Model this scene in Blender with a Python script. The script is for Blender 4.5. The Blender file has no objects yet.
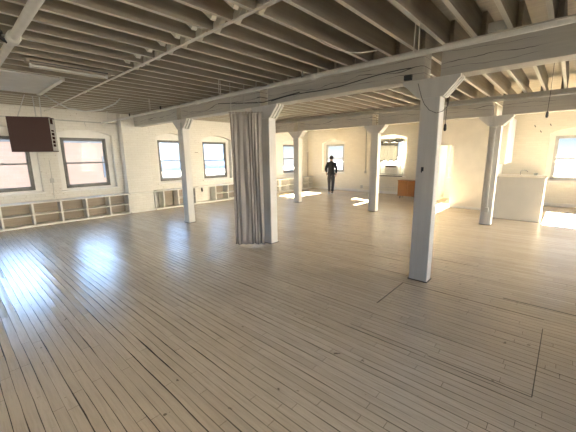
import bpy, bmesh, math, random
from mathutils import Vector, Matrix, Euler
random.seed(7)
S = bpy.context.scene
COL = S.collection
PI = math.pi

# ------------------------------------------------------------------ materials
def new_mat(name):
    m = bpy.data.materials.new(name); m.use_nodes = True
    nt = m.node_tree
    return m, nt, nt.nodes['Principled BSDF']
def N(nt, kind, **kw):
    n = nt.nodes.new(kind)
    for k, v in kw.items():
        if k.startswith('i_'):
            key = k[2:]
            key = int(key) if key.isdigit() else key.replace('_', ' ')
            n.inputs[key].default_value = v
        else: setattr(n, k, v)
    return n
def L(nt, a, b): nt.links.new(a, b)
def rgba(c): return (c[0], c[1], c[2], 1)
def math_n(nt, op, a, b=None, c=None):
    n = nt.nodes.new('ShaderNodeMath'); n.operation = op
    for i, v in enumerate((a, b, c)):
        if v is None: continue
        if isinstance(v, (int, float)): n.inputs[i].default_value = v
        else: L(nt, v, n.inputs[i])
    return n.outputs[0]
def ramp(nt, fac, stops):
    r = nt.nodes.new('ShaderNodeValToRGB')
    while len(r.color_ramp.elements) < len(stops): r.color_ramp.elements.new(0.5)
    for e, (p, c) in zip(r.color_ramp.elements, stops):
        e.position = p; e.color = rgba(c) if not isinstance(c, (int, float)) else (c, c, c, 1)
    L(nt, fac, r.inputs[0]); return r.outputs[0]
def mix(nt, fac, a, b, mode='MIX'):
    n = nt.nodes.new('ShaderNodeMix'); n.data_type = 'RGBA'; n.blend_type = mode
    if isinstance(fac, (int, float)): n.inputs[0].default_value = fac
    else: L(nt, fac, n.inputs[0])
    for i, v in ((6, a), (7, b)):
        if isinstance(v, tuple): n.inputs[i].default_value = rgba(v)
        else: L(nt, v, n.inputs[i])
    return n.outputs[2]
def plain(name, col, rough=0.6, metal=0.0, var=0.06, scale=6.0, bump=0.0):
    m, nt, p = new_mat(name)
    tc = N(nt, 'ShaderNodeTexCoord')
    no = N(nt, 'ShaderNodeTexNoise', i_Scale=scale, i_Detail=5.0)
    L(nt, tc.outputs['Object'], no.inputs['Vector'])
    lo = tuple(max(0, c*(1-var*2)) for c in col); hi = tuple(min(1, c*(1+var)) for c in col)
    L(nt, ramp(nt, no.outputs['Fac'], [(0.3, lo), (0.7, hi)]), p.inputs['Base Color'])
    p.inputs['Roughness'].default_value = rough; p.inputs['Metallic'].default_value = metal
    if bump:
        b = N(nt, 'ShaderNodeBump', i_Strength=bump, i_Distance=0.01)
        L(nt, no.outputs['Fac'], b.inputs['Height']); L(nt, b.outputs[0], p.inputs['Normal'])
    return m
def brick_mat(name, axis, col, mortar, bw=0.22, bh=0.075, bump=0.5, speck=0.3, chip=(0.42, 0.33, 0.25)):
    # painted brick; axis 'X' = wall runs along X, 'Y' = along Y
    m, nt, p = new_mat(name)
    tc = N(nt, 'ShaderNodeTexCoord'); sp = N(nt, 'ShaderNodeSeparateXYZ'); cb = N(nt, 'ShaderNodeCombineXYZ')
    L(nt, tc.outputs['Object'], sp.inputs[0])
    L(nt, sp.outputs[axis], cb.inputs[0]); L(nt, sp.outputs['Z'], cb.inputs[1])
    br = N(nt, 'ShaderNodeTexBrick', i_Scale=1.0, i_Mortar_Size=0.007, i_Mortar_Smooth=0.6, i_Brick_Width=bw, i_Row_Height=bh)
    br.inputs['Color1'].default_value = rgba(col); br.inputs['Color2'].default_value = rgba(tuple(c*0.94 for c in col))
    br.inputs['Mortar'].default_value = rgba(mortar)
    wob = N(nt, 'ShaderNodeTexNoise', i_Scale=5.0, i_Detail=2.0)
    L(nt, tc.outputs['Object'], wob.inputs['Vector'])
    vm = N(nt, 'ShaderNodeVectorMath', operation='MULTIPLY_ADD'); vm.inputs[1].default_value = (0.012, 0.012, 0.0)
    L(nt, wob.outputs['Color'], vm.inputs[0]); L(nt, cb.outputs[0], vm.inputs[2]); L(nt, vm.outputs[0], br.inputs['Vector'])
    n2 = N(nt, 'ShaderNodeTexNoise', i_Scale=22.0, i_Detail=6.0, i_Roughness=0.7); L(nt, tc.outputs['Object'], n2.inputs['Vector'])
    n3 = N(nt, 'ShaderNodeTexNoise', i_Scale=0.9, i_Detail=4.0); L(nt, tc.outputs['Object'], n3.inputs['Vector'])
    c = mix(nt, ramp(nt, n3.outputs['Fac'], [(0.35, 0.0), (0.75, 0.5)]), br.outputs['Color'], tuple(x*y for x, y in zip(col, (0.93, 0.9, 0.84))))
    c = mix(nt, ramp(nt, n2.outputs['Fac'], [(0.60, 0.0), (0.70, speck)]), c, chip)
    L(nt, c, p.inputs['Base Color']); p.inputs['Roughness'].default_value = 0.75
    h = math_n(nt, 'ADD', math_n(nt, 'MULTIPLY', br.outputs['Fac'], -1.0), math_n(nt, 'MULTIPLY', n2.outputs['Fac'], 0.5))
    b = N(nt, 'ShaderNodeBump', i_Strength=bump, i_Distance=0.012)
    L(nt, h, b.inputs['Height']); L(nt, b.outputs[0], p.inputs['Normal'])
    return m
def wood_mat(name, col, axis, rough=0.6, dark=0.6, scale=14.0, crack=None, stain=0.35, var=0.5):
    # painted or raw timber with grain running along axis
    m, nt, p = new_mat(name)
    tc = N(nt, 'ShaderNodeTexCoord'); mp = N(nt, 'ShaderNodeMapping')
    sc = {'X': (0.6, scale, scale), 'Y': (scale, 0.6, scale), 'Z': (scale, scale, 0.6)}[axis]
    mp.inputs['Scale'].default_value = sc
    L(nt, tc.outputs['Object'], mp.inputs['Vector'])
    oi = N(nt, 'ShaderNodeObjectInfo')
    no = N(nt, 'ShaderNodeTexNoise', i_Scale=1.6, i_Detail=6.0, i_Roughness=0.65); no.noise_dimensions = '4D'
    L(nt, mp.outputs[0], no.inputs['Vector']); L(nt, math_n(nt, 'MULTIPLY', oi.outputs['Random'], 40.0), no.inputs['W'])
    n2 = N(nt, 'ShaderNodeTexNoise', i_Scale=1.7, i_Detail=5.0); n2.noise_dimensions = '4D'
    L(nt, tc.outputs['Object'], n2.inputs['Vector']); L(nt, math_n(nt, 'MULTIPLY', oi.outputs['Random'], 17.0), n2.inputs['W'])
    dk = tuple(c*dark for c in col)
    c = mix(nt, ramp(nt, no.outputs['Fac'], [(0.35, var), (0.62, 0.0)]), col, dk)
    c = mix(nt, ramp(nt, n2.outputs['Fac'], [(0.5, 0.0), (0.75, stain)]), c, tuple(x*y for x, y in zip(col, (0.72, 0.64, 0.54))))
    if crack:
        sp = N(nt, 'ShaderNodeSeparateXYZ'); L(nt, tc.outputs['Object'], sp.inputs[0])
        for z0, amp, w in crack:
            n4 = N(nt, 'ShaderNodeTexNoise', i_Scale=0.9, i_Detail=5.0); n4.noise_dimensions = '1D'
            L(nt, math_n(nt, 'ADD', sp.outputs[axis], z0*37.0), n4.inputs['W'])
            d = math_n(nt, 'ABSOLUTE', math_n(nt, 'SUBTRACT', math_n(nt, 'SUBTRACT', sp.outputs['Z'], z0), math_n(nt, 'MULTIPLY', math_n(nt, 'SUBTRACT', n4.outputs['Fac'], 0.5), amp)))
            n5 = N(nt, 'ShaderNodeTexNoise', i_Scale=2.0); n5.noise_dimensions = '1D'; L(nt, sp.outputs[axis], n5.inputs['W'])
            wd = math_n(nt, 'MULTIPLY', math_n(nt, 'SUBTRACT', n5.outputs['Fac'], 0.38), w*4)
            c = mix(nt, math_n(nt, 'MULTIPLY', math_n(nt, 'LESS_THAN', d, wd), 0.85), c, (0.05, 0.045, 0.04))
    L(nt, c, p.inputs['Base Color']); p.inputs['Roughness'].default_value = rough
    b = N(nt, 'ShaderNodeBump', i_Strength=0.35, i_Distance=0.004)
    L(nt, no.outputs['Fac'], b.inputs['Height']); L(nt, b.outputs[0], p.inputs['Normal'])
    return m
def floor_mat():
    m, nt, p = new_mat('painted_strip_floor')
    tc = N(nt, 'ShaderNodeTexCoord'); sp = N(nt, 'ShaderNodeSeparateXYZ'); L(nt, tc.outputs['Object'], sp.inputs[0])
    x, y = sp.outputs['X'], sp.outputs['Y']
    BW = 0.072
    n0 = N(nt, 'ShaderNodeTexNoise', i_Scale=1.2, i_Detail=3.0); L(nt, tc.outputs['Object'], n0.inputs['Vector'])
    yw = math_n(nt, 'ADD', y, math_n(nt, 'MULTIPLY', n0.outputs['Fac'], 0.02))
    q = math_n(nt, 'DIVIDE', yw, BW); row = math_n(nt, 'FLOOR', q); fr = math_n(nt, 'FRACT', q)
    wn = N(nt, 'ShaderNodeTexWhiteNoise'); wn.noise_dimensions = '1D'; L(nt, row, wn.inputs['W'])
    # boards along X, joints offset row by row
    xo = math_n(nt, 'DIVIDE', math_n(nt, 'ADD', x, math_n(nt, 'MULTIPLY', wn.outputs['Value'], 13.7)), 1.25)
    seg = math_n(nt, 'FLOOR', xo); fx = math_n(nt, 'FRACT', xo)
    w2 = N(nt, 'ShaderNodeTexWhiteNoise'); w2.noise_dimensions = '2D'
    cb = N(nt, 'ShaderNodeCombineXYZ'); L(nt, row, cb.inputs[0]); L(nt, seg, cb.inputs[1]); L(nt, cb.outputs[0], w2.inputs['Vector'])
    rnd = w2.outputs['Value']
    # gap width differs from board to board
    gw = math_n(nt, 'ADD', math_n(nt, 'MULTIPLY', math_n(nt, 'POWER', wn.outputs['Value'], 4.0), 0.08), 0.056)
    ng = N(nt, 'ShaderNodeTexNoise', i_Scale=1.0, i_Detail=4.0); mg = N(nt, 'ShaderNodeMapping'); mg.inputs['Scale'].default_value = (1.3, 12.2, 1)
    L(nt, tc.outputs['Object'], mg.inputs[0]); L(nt, mg.outputs[0], ng.inputs['Vector'])
    gw = math_n(nt, 'MULTIPLY', gw, ramp(nt, ng.outputs['Fac'], [(0.32, 0.25), (0.68, 1.5)]))
    g1 = math_n(nt, 'LESS_THAN', fr, gw)
    gj = math_n(nt, 'LESS_THAN', fx, 0.0022)
    gap = math_n(nt, 'MAXIMUM', g1, gj)
    def seg_line(ax, c, a0, a1, w):       # a cut across the boards
        u, v = (x, y) if ax == 'x' else (y, x)
        d = math_n(nt, 'LESS_THAN', math_n(nt, 'ABSOLUTE', math_n(nt, 'SUBTRACT', v, c)), w)
        i = math_n(nt, 'MULTIPLY', math_n(nt, 'GREATER_THAN', u, a0), math_n(nt, 'LESS_THAN', u, a1))
        return math_n(nt, 'MULTIPLY', d, i)
    cuts = [seg_line('y', -1.56, 3.35, 4.16, 0.008), seg_line('y', 0.0, 2.70, 3.93, 0.0035),
            seg_line('x', 4.50, -0.42, 0.9, 0.012), seg_line('x', 2.70, -0.75, 0.0, 0.005), seg_line('x', 4.16, -1.56, 0.0, 0.005),
            seg_line('x', 2.72, -1.56, -0.75, 0.003), seg_line('y', -6.0, 1.6, 1.85, 0.004)]
    cut = cuts[0]
    for k in cuts[1:]: cut = math_n(nt, 'MAXIMUM', cut, k)
    allgap = math_n(nt, 'MAXIMUM', gap, cut)
    # colour of worn greige paint
    base = ramp(nt, rnd, [(0.0, (0.59, 0.495, 0.375)), (0.5, (0.64, 0.542, 0.415)), (1.0, (0.68, 0.58, 0.45))])
    n1 = N(nt, 'ShaderNodeTexNoise', i_Scale=0.7, i_Detail=6.0, i_Roughness=0.6); L(nt, tc.outputs['Object'], n1.inputs['Vector'])
    base = mix(nt, ramp(nt, n1.outputs['Fac'], [(0.4, 0.0), (0.7, 0.5)]), base, (0.49, 0.405, 0.30))
    mp = N(nt, 'ShaderNodeMapping'); mp.inputs['Scale'].default_value = (2.0, 30.0, 1.0); L(nt, tc.outputs['Object'], mp.inputs[0])
    n2 = N(nt, 'ShaderNodeTexNoise', i_Scale=1.5, i_Detail=8.0, i_Roughness=0.7); L(nt, mp.outputs[0], n2.inputs['Vector'])
    base = mix(nt, ramp(nt, n2.outputs['Fac'], [(0.30, 0.7), (0.55, 0.0)]), base, (0.45, 0.37, 0.28))
    # chips and spots
    n3 = N(nt, 'ShaderNodeTexNoise', i_Scale=9.0, i_Detail=3.0, i_Roughness=0.6); L(nt, tc.outputs['Object'], n3.inputs['Vector'])
    base = mix(nt, ramp(nt, n3.outputs['Fac'], [(0.70, 0.0), (0.72, 0.75)]), base, (0.10, 0.075, 0.05))
    dirt = ramp(nt, ng.outputs['Fac'], [(0.35, 0.72), (0.6, 0.99)])
    base = mix(nt, math_n(nt, 'MULTIPLY', gap, dirt), base, (0.05, 0.038, 0.028))
    base = mix(nt, math_n(nt, 'MULTIPLY', cut, 0.9), base, (0.045, 0.035, 0.028))
    L(nt, base, p.inputs['Base Color'])
    L(nt, math_n(nt, 'MULTIPLY_ADD', n1.outputs['Fac'], 0.06, 0.205), p.inputs['Roughness'])
    p.inputs['Specular IOR Level'].default_value = 1.0
    # cupped boards and gaps
    cup = math_n(nt, 'MULTIPLY', math_n(nt, 'ABSOLUTE', math_n(nt, 'SUBTRACT', fr, 0.5)), 0.5)
    h = math_n(nt, 'SUBTRACT', math_n(nt, 'ADD', cup, math_n(nt, 'MULTIPLY', n2.outputs['Fac'], 0.25)), math_n(nt, 'MULTIPLY', allgap, 1.0))
    tilt = math_n(nt, 'MULTIPLY', math_n(nt, 'SUBTRACT', fr, 0.5), math_n(nt, 'MULTIPLY', math_n(nt, 'SUBTRACT', rnd, 0.5), 1.1))
    h = math_n(nt, 'ADD', h, tilt)
    b = N(nt, 'ShaderNodeBump', i_Strength=0.9, i_Distance=0.005); L(nt, h, b.inputs['Height']); L(nt, b.outputs[0], p.inputs['Normal'])
    return m
def glass_mat():
    m = bpy.data.materials.new('window_glass'); m.use_nodes = True; nt = m.node_tree
    for n in list(nt.nodes): nt.nodes.remove(n)
    o = N(nt, 'ShaderNodeOutputMaterial'); mx = N(nt, 'ShaderNodeMixShader'); t = N(nt, 'ShaderNodeBsdfTransparent'); g = N(nt, 'ShaderNodeBsdfGlossy', i_Roughness=0.02)
    lw_ = N(nt, 'ShaderNodeLayerWeight', i_Blend=0.5)
    t.inputs[0].default_value = (0.97, 0.985, 0.98, 1)
    L(nt, math_n(nt, 'MULTIPLY_ADD', math_n(nt, 'POWER', lw_.outputs['Facing'], 5.0), 0.5, 0.0015), mx.inputs[0]); L(nt, t.outputs[0], mx.inputs[1]); L(nt, g.outputs[0], mx.inputs[2]); L(nt, mx.outputs[0], o.inputs[0])
    return m
def fabric_mat(name, col, trans=0.0, rough=0.9, scale=180.0):
    m, nt, p = new_mat(name)
    tc = N(nt, 'ShaderNodeTexCoord'); no = N(nt, 'ShaderNodeTexNoise', i_Scale=scale, i_Detail=2.0); L(nt, tc.outputs['Object'], no.inputs['Vector'])
    L(nt, ramp(nt, no.outputs['Fac'], [(0.3, tuple(c*0.85 for c in col)), (0.7, col)]), p.inputs['Base Color'])
    p.inputs['Roughness'].default_value = rough
    if trans:
        o = nt.nodes['Material Output']; mx = N(nt, 'ShaderNodeMixShader', i_Fac=trans); tr = N(nt, 'ShaderNodeBsdfTranslucent')
        tr.inputs[0].default_value = rgba(col)
        L(nt, p.outputs[0], mx.inputs[1]); L(nt, tr.outputs[0], mx.inputs[2]); L(nt, mx.outputs[0], o.inputs[0])
    return m

WHITE = (0.80, 0.775, 0.70)
M = {}
M['floor'] = floor_mat()
M['brick_y'] = brick_mat('painted_brick_side_wall', 'Y', (0.80, 0.775, 0.71), (0.71, 0.675, 0.60), speck=0.85)
M['brick_x'] = brick_mat('painted_brick_end_wall', 'X', (0.84, 0.80, 0.70), (0.77, 0.73, 0.62), bump=0.35, speck=0.2)
M['plaster'] = plain('painted_plaster', (0.83, 0.78, 0.68), 0.7, var=0.03, scale=3)
M['trim'] = plain('white_trim_paint', (0.82, 0.80, 0.75), 0.5, var=0.03, scale=5)
M['joist_lit'] = wood_mat('whitewashed_joist_lit', (0.74, 0.71, 0.62), 'Y', 0.7, stain=0.35, dark=0.7)  # paler copy for joist undersides, floor light put into the colour; also bridging
M['joist'] = wood_mat('whitewashed_joist_shaded', (0.40, 0.36, 0.285), 'Y', 0.75, stain=0.6, dark=0.62)  # joist sides, colour darkened to stand for the shade between them
M['deck'] = wood_mat('whitewashed_deck', (0.60, 0.55, 0.45), 'X', 0.8)
M['girder'] = wood_mat('white_painted_girder', (0.56, 0.53, 0.465), 'X', 0.6, crack=[(2.90, 0.22, 0.006), (2.83, 0.12, 0.003), (3.0, 0.1, 0.0025)], stain=0.3, dark=0.75)
M['column'] = wood_mat('white_painted_column', (0.72, 0.70, 0.65), 'Z', 0.5, stain=0.3, dark=0.8)
M['shelf'] = wood_mat('white_painted_shelving', (0.78, 0.76, 0.70), 'Y', 0.5, stain=0.15, dark=0.9)
M['shelfback'] = wood_mat('brown_shelf_back', (0.38, 0.325, 0.26), 'Y', 0.7, stain=0.4)  # back panels browner and darker than the shelving
M['darkframe'] = plain('dark_window_sash', (0.16, 0.155, 0.14), 0.45, var=0.1)
M['paleframe'] = plain('pale_window_sash', (0.50, 0.50, 0.48), 0.5, var=0.05)
M['glass'] = glass_mat()
M['pipe'] = plain('white_painted_pipe', (0.66, 0.64, 0.58), 0.4, var=0.06)
M['conduit'] = plain('grey_conduit', (0.55, 0.54, 0.50), 0.4, var=0.06)
M['black'] = plain('black_rubber', (0.02, 0.02, 0.02), 0.5)
M['iron'] = plain('dark_iron', (0.06, 0.055, 0.05), 0.5, 0.3)
M['heater'] = plain('brown_enamel', (0.050, 0.020, 0.014), 0.45, var=0.05, scale=2)
M['heater_side'] = plain('pale_grey_enamel', (0.62, 0.60, 0.55), 0.45)
M['curtain'] = fabric_mat('taupe_curtain_cloth', (0.40, 0.36, 0.315), 0.10)
M['sheer'] = fabric_mat('sheer_white_cloth', (0.66, 0.65, 0.59), 0.11)
M['fringe'] = fabric_mat('dark_fringe_cloth', (0.05, 0.04, 0.03))
M['orange_wood'] = wood_mat('orange_varnished_wood', (0.33, 0.13, 0.02), 'X', 0.3, dark=0.7, stain=0.1)
M['counter'] = plain('counter_white_panel', (0.74, 0.705, 0.62), 0.55, var=0.03, scale=2)
M['appliance'] = plain('white_plastic', (0.82, 0.82, 0.78), 0.4, var=0.02)
M['grille'] = plain('grey_grille', (0.55, 0.55, 0.53), 0.5)
M['chrome'] = plain('chrome', (0.7, 0.7, 0.7), 0.15, 1.0, var=0.02)
M['skin'] = plain('skin', (0.45, 0.27, 0.19), 0.5, var=0.05)
M['hair'] = plain('dark_hair', (0.018, 0.014, 0.012), 0.6)
M['jacket'] = fabric_mat('black_jersey', (0.016, 0.016, 0.018))
M['jeans'] = fabric_mat('charcoal_denim', (0.055, 0.052, 0.055))
M['shoe'] = plain('dark_shoe', (0.03, 0.03, 0.035), 0.5)
M['sole'] = plain('white_sole', (0.75, 0.74, 0.70), 0.5)
M['panel'] = plain('painted_board', (0.66, 0.655, 0.63), 0.6, var=0.04)
M['out_brick'] = brick_mat('pale_outdoor_brick', 'Y', (0.42, 0.30, 0.25), (0.40, 0.35, 0.32), 0.6, 0.25, 0.1, 0.1)
M['out_blue'] = plain('blue_grey_siding', (0.15, 0.24, 0.40), 0.7, var=0.05)
M['out_pale'] = plain('pale_render', (0.62, 0.62, 0.62), 0.7, var=0.05, scale=0.5)
M['out_roof'] = plain('grey_roofing', (0.22, 0.24, 0.27), 0.8, var=0.1, scale=0.5)
M['ground'] = plain('asphalt', (0.07, 0.07, 0.07), 0.9, var=0.1, scale=0.3)

# ------------------------------------------------------------------ mesh helpers
class MB:
    def __init__(s): s.bm = bmesh.new()
    def box(s, x0, x1, y0, y1, z0, z1, bev=0.0, mat=None):
        r = bmesh.ops.create_cube(s.bm, size=1.0)
        c = Vector(((x0+x1)/2, (y0+y1)/2, (z0+z1)/2)); d = (abs(x1-x0), abs(y1-y0), abs(z1-z0))
        for v in r['verts']:
            v.co = Vector((v.co.x*d[0], v.co.y*d[1], v.co.z*d[2])) + c
            if mat is not None: v.co = mat @ v.co
        if bev:
            es = list({e for v in r['verts'] for e in v.link_edges})
            bmesh.ops.bevel(s.bm, geom=es, offset=bev, segments=2, affect='EDGES', profile=0.6)
        return s
    def tube(s, pts, r, n=8, radii=None, cap=True):
        pts = [Vector(p) for p in pts]; rings = []
        up = Vector((0, 0, 1))
        prev = None
        for i, p in enumerate(pts):
            a = pts[max(0, i-1)]; b = pts[min(len(pts)-1, i+1)]
            t = (b-a).normalized()
            if prev is None:
                u = t.cross(up)
                if u.length < 1e-3: u = t.cross(Vector((1, 0, 0)))
                u.normalize()
            else:
                u = prev - t*prev.dot(t); u.normalize()
            prev = u; w = t.cross(u)
            rr = radii[i] if radii else r
            rings.append([s.bm.verts.new(p + (u*math.cos(2*PI*k/n) + w*math.sin(2*PI*k/n))*rr) for k in range(n)])
        for A, B in zip(rings, rings[1:]):
            for k in range(n): s.bm.faces.new((A[k], A[(k+1) % n], B[(k+1) % n], B[k]))
        if cap:
            s.bm.faces.new(rings[0][::-1]); s.bm.faces.new(rings[-1])
        return s
    def prism(s, poly, axis, a0, a1):
        # poly: list of 2-D points; axis 'X': points are (y,z); 'Y': (x,z); 'Z': (x,y)
        def pt(q, a): return {'X': (a, q[0], q[1]), 'Y': (q[0], a, q[1]), 'Z': (q[0], q[1], a)}[axis]
        A = [s.bm.verts.new(pt(q, a0)) for q in poly]; B = [s.bm.verts.new(pt(q, a1)) for q in poly]
        n = len(poly)
        s.bm.faces.new(A); s.bm.faces.new(B[::-1])
        for k in range(n): s.bm.faces.new((A[k], B[k], B[(k+1) % n], A[(k+1) % n]))
        return s
    def holed(s, outer, holes, axis, a0, a1):
        # a slab with real openings
        def pt(q, a): return {'X': (a, q[0], q[1]), 'Y': (q[0], a, q[1]), 'Z': (q[0], q[1], a)}[axis]
        loops = []
        edges = []
        for lp in [outer]+holes:
            A = [s.bm.verts.new(pt(q, a0)) for q in lp]; loops.append(A)
            for k in range(len(A)): edges.append(s.bm.edges.new((A[k], A[(k+1) % len(A)])))
        r = bmesh.ops.triangle_fill(s.bm, edges=edges, use_beauty=True, use_dissolve=False)
        fs = [f for f in r['geom'] if isinstance(f, bmesh.types.BMFace)]
        vmap = {}
        for A, lp in zip(loops, [outer]+holes):
            for v, q in zip(A, lp): vmap[v] = s.bm.verts.new(pt(q, a1))
        for f in fs: s.bm.faces.new([vmap[v] for v in f.verts][::-1])
        for A in loops:
            for k in range(len(A)):
                a, b = A[k], A[(k+1) % len(A)]
                s.bm.faces.new((a, b, vmap[b], vmap[a]))
        return s
    def grid(s, P):
        V = [[s.bm.verts.new(p) for p in row] for row in P]
        for i in range(len(V)-1):
            for j in range(len(V[0])-1):
                s.bm.faces.new((V[i][j], V[i][j+1], V[i+1][j+1], V[i+1][j]))
        return s
    def ball(s, c, rad, seg=12):
        r = bmesh.ops.create_uvsphere(s.bm, u_segments=seg, v_segments=seg//2+2, radius=1.0)
        for v in r['verts']: v.co = Vector((v.co.x*rad[0], v.co.y*rad[1], v.co.z*rad[2])) + Vector(c)
        return s
    def build(s, name, mat, parent=None, smooth=False):
        bmesh.ops.recalc_face_normals(s.bm, faces=s.bm.faces[:])
        me = bpy.data.meshes.new(name); s.bm.to_mesh(me); s.bm.free()
        if smooth:
            for p in me.polygons: p.use_smooth = True
        o = bpy.data.objects.new(name, me); COL.objects.link(o)
        if mat: me.materials.append(M[mat])
        if parent is not None:
            o.parent = parent
            o.matrix_parent_inverse = Matrix.Translation(parent.location).inverted() if parent.type == 'EMPTY' else Matrix()
        return o
def tag(o, label=None, cat=None, group=None, kind=None):
    if label: o['label'] = label
    if cat: o['category'] = cat
    if group: o['group'] = group
    if kind: o['kind'] = kind
    return o
def empty(name, loc, label=None, cat=None, group=None, kind=None):
    o = bpy.data.objects.new(name, None); COL.objects.link(o); o.location = loc; o.empty_display_size = 0.1
    return tag(o, label, cat, group, kind)
def struct(o): o['kind'] = 'structure'; return o

# ------------------------------------------------------------------ room dimensions (metres, camera above the origin)
XL, YB, XR, YF = -10.8, 13.69, 4.9, -3.2
ZJ, ZD = 3.12, 3.40              # underside of joists, underside of deck
R1, R2, CW = 4.36, 9.06, 0.25
CD = 0.19                        # columns are shallower than wide    # front faces of the two column rows, column width
CX = (-7.70, -4.52, -1.435)

struct(MB().box(XL-0.5, XR+0.5, YF-0.4, YB+0.5, -0.25, 0.0).build('floor', 'floor'))

# windows: (frame y0, y1, z0, z1) on left wall ; the opening is splayed wider, arched on top
LW = [(0.52, 1.70, 0.93, 2.38), (2.43, 3.62, 0.92, 2.38), (5.30, 6.22, 0.92, 2.38), (7.14, 8.27, 0.91, 2.36), (9.42, 10.56, 0.91, 2.34), (11.82, 12.96, 0.91, 2.33)]
BW_ = [(-9.68, -8.60, 0.94, 2.31), (-6.62, -5.50, 0.86, 2.40), (-3.45, -2.45, 0.9, 2.3), (-0.44, 0.74, 0.88, 2.32)]
RW = [(y, y+1.5, 0.7, 2.65) for y in (-0.2, 7.0, 8.8, 10.6)]  # unseen windows; the one nearest the camera added to brighten the near bay
FW = [(x, x+1.2, 0.9, 2.4) for x in (-9.6, -7.6, -5.6, -3.6)]  # unseen windows behind the camera, added to light the near bay
def arch(a0, a1, z0, zs, zc, n=9):
    pts = [(a0, z0), (a1, z0), (a1, zs)]
    for k in range(1, n):
        t = k/n; pts.append((a1+(a0-a1)*t, zs+(zc-zs)*math.sin(PI*t)**0.8))
    pts.append((a0, zs)); return pts
ZT = 3.42
MG = 0.15
def opening(w): return arch(w[0]-MG, w[1]+MG, w[2]-0.07, w[3]+0.09, w[3]+0.24)
struct(MB().holed([(YF-0.2, -0.2), (YB, -0.2), (YB, ZT), (YF-0.2, ZT)], [opening(w) for w in LW], 'X', XL, XL-0.42).build('wall_left', 'brick_y'))
struct(MB().holed([(XL-0.42, -0.2), (XR+0.42, -0.2), (XR+0.42, ZT), (XL-0.42, ZT)], [opening(w) for w in BW_], 'Y', YB, YB+0.42).build('wall_back', 'brick_x'))
struct(MB().holed([(YF-0.2, -0.2), (YB, -0.2), (YB, ZT), (YF-0.2, ZT)], [opening(w) for w in RW], 'X', XR, XR+0.42).build('wall_right', 'brick_y'))
struct(MB().holed([(XL-0.42, -0.2), (XR+0.42, -0.2), (XR+0.42, ZT), (XL-0.42, ZT)], [opening(w) for w in FW], 'Y', YF, YF-0.42).build('wall_front', 'brick_x'))
# pilasters on the left wall where the girders land
struct(MB().box(XL, -10.5, 3.97, 4.78, 0, ZJ, 0.01).build('trim_1', 'brick_y'))
struct(MB().box(XL, -10.62, 8.72, 9.40, 0, ZJ, 0.01).build('trim_2', 'brick_y'))
# baseboard of the end wall
struct(MB().box(-10.38, -3.81, YB-0.03, YB, 0, 0.11, 0.006).build('baseboard_back', 'trim'))
struct(MB().box(-1.2, XR, YB-0.03, YB, 0, 0.11, 0.006).build('baseboard_back.001', 'trim'))

def make_window(idx, w, wall, frame_mat):
    a0, a1, z0, z1 = w
    # wall: (axis, inside plane, sign outward)
    ax, pl, sg = wall
    gp = pl + sg*0.20                       # glazing plane
    root = empty('window_%d' % idx, (gp, (a0+a1)/2, z0) if ax == 'X' else ((a0+a1)/2, gp, z0), kind='structure')
    def bx(mb, u0, u1, d0, d1, zz0, zz1, bev=0.0):
        p0, p1 = sorted((gp+sg*d0, gp+sg*d1))
        if ax == 'X': mb.box(p0, p1, u0, u1, zz0, zz1, bev)
        else: mb.box(u0, u1, p0, p1, zz0, zz1, bev)
        return mb
    # casing boards that close the arched opening round the sash
    rect = [(a0, z0), (a1, z0), (a1, z1), (a0, z1)]
    MB().holed(opening(w), [rect], ax, gp-sg*0.02, gp+sg*0.05).build('casing', 'trim', root)
    f = MB(); t = 0.05
    bx(f, a0, a0+t, -0.035, 0.06, z0, z1); bx(f, a1-t, a1, -0.035, 0.06, z0, z1)
    bx(f, a0, a1, -0.035, 0.06, z1-t, z1); bx(f, a0, a1, -0.035, 0.06, z0, z0+t*1.2)
    fr = f.build('window_frame', frame_mat, root)
    zm = z0+(z1-z0)*0.5; s = 0.04
    up = MB(); bx(up, a0+t, a1-t, 0.02, 0.05, zm-0.02, zm+0.02)
    bx(up, a0+t, a0+t+s, 0.02, 0.05, zm, z1-t); bx(up, a1-t-s, a1-t, 0.02, 0.05, zm, z1-t); bx(up, a0+t, a1-t, 0.02, 0.05, z1-t-s, z1-t)
    us = up.build('upper_sash', frame_mat, root)
    lo = MB(); bx(lo, a0+t, a1-t, -0.015, 0.015, zm-0.025, zm+0.015)
    bx(lo, a0+t, a0+t+s, -0.015, 0.015, z0+t, zm); bx(lo, a1-t-s, a1-t, -0.015, 0.015, z0+t, zm); bx(lo, a0+t, a1-t, -0.015, 0.015, z0+t, z0+t+0.055)
    bx(lo, (a0+a1)/2-0.03, (a0+a1)/2+0.03, -0.03, 0.0, zm+0.01, zm+0.03)
    ls = lo.build('lower_sash', frame_mat, root)
    bx(MB(), a0+t+s, a1-t-s, 0.033, 0.037, zm+0.02, z1-t-s).build('pane', 'glass', us)
    bx(MB(), a0+t+s, a1-t-s, -0.002, 0.002, z0+t+0.05, zm-0.02).build('pane', 'glass', ls)
    # sloping inner sill
    sl = MB(); bx(sl, a0-MG-0.03, a1+MG+0.03, -0.235, -0.02, z0-0.095, z0-0.05, 0.006)
    sl.build('window_sill', 'trim', root)
    return root
k = 1
for w in LW: make_window(k, w, ('X', XL, -1), 'darkframe'); k += 1
for i, w in enumerate(BW_): make_window(k, w, ('Y', YB, 1), 'paleframe'); k += 1
for w in RW: make_window(k, w, ('X', XR, 1), 'paleframe'); k += 1
for w in FW: make_window(k, w, ('Y', YF, -1), 'paleframe'); k += 1

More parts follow.
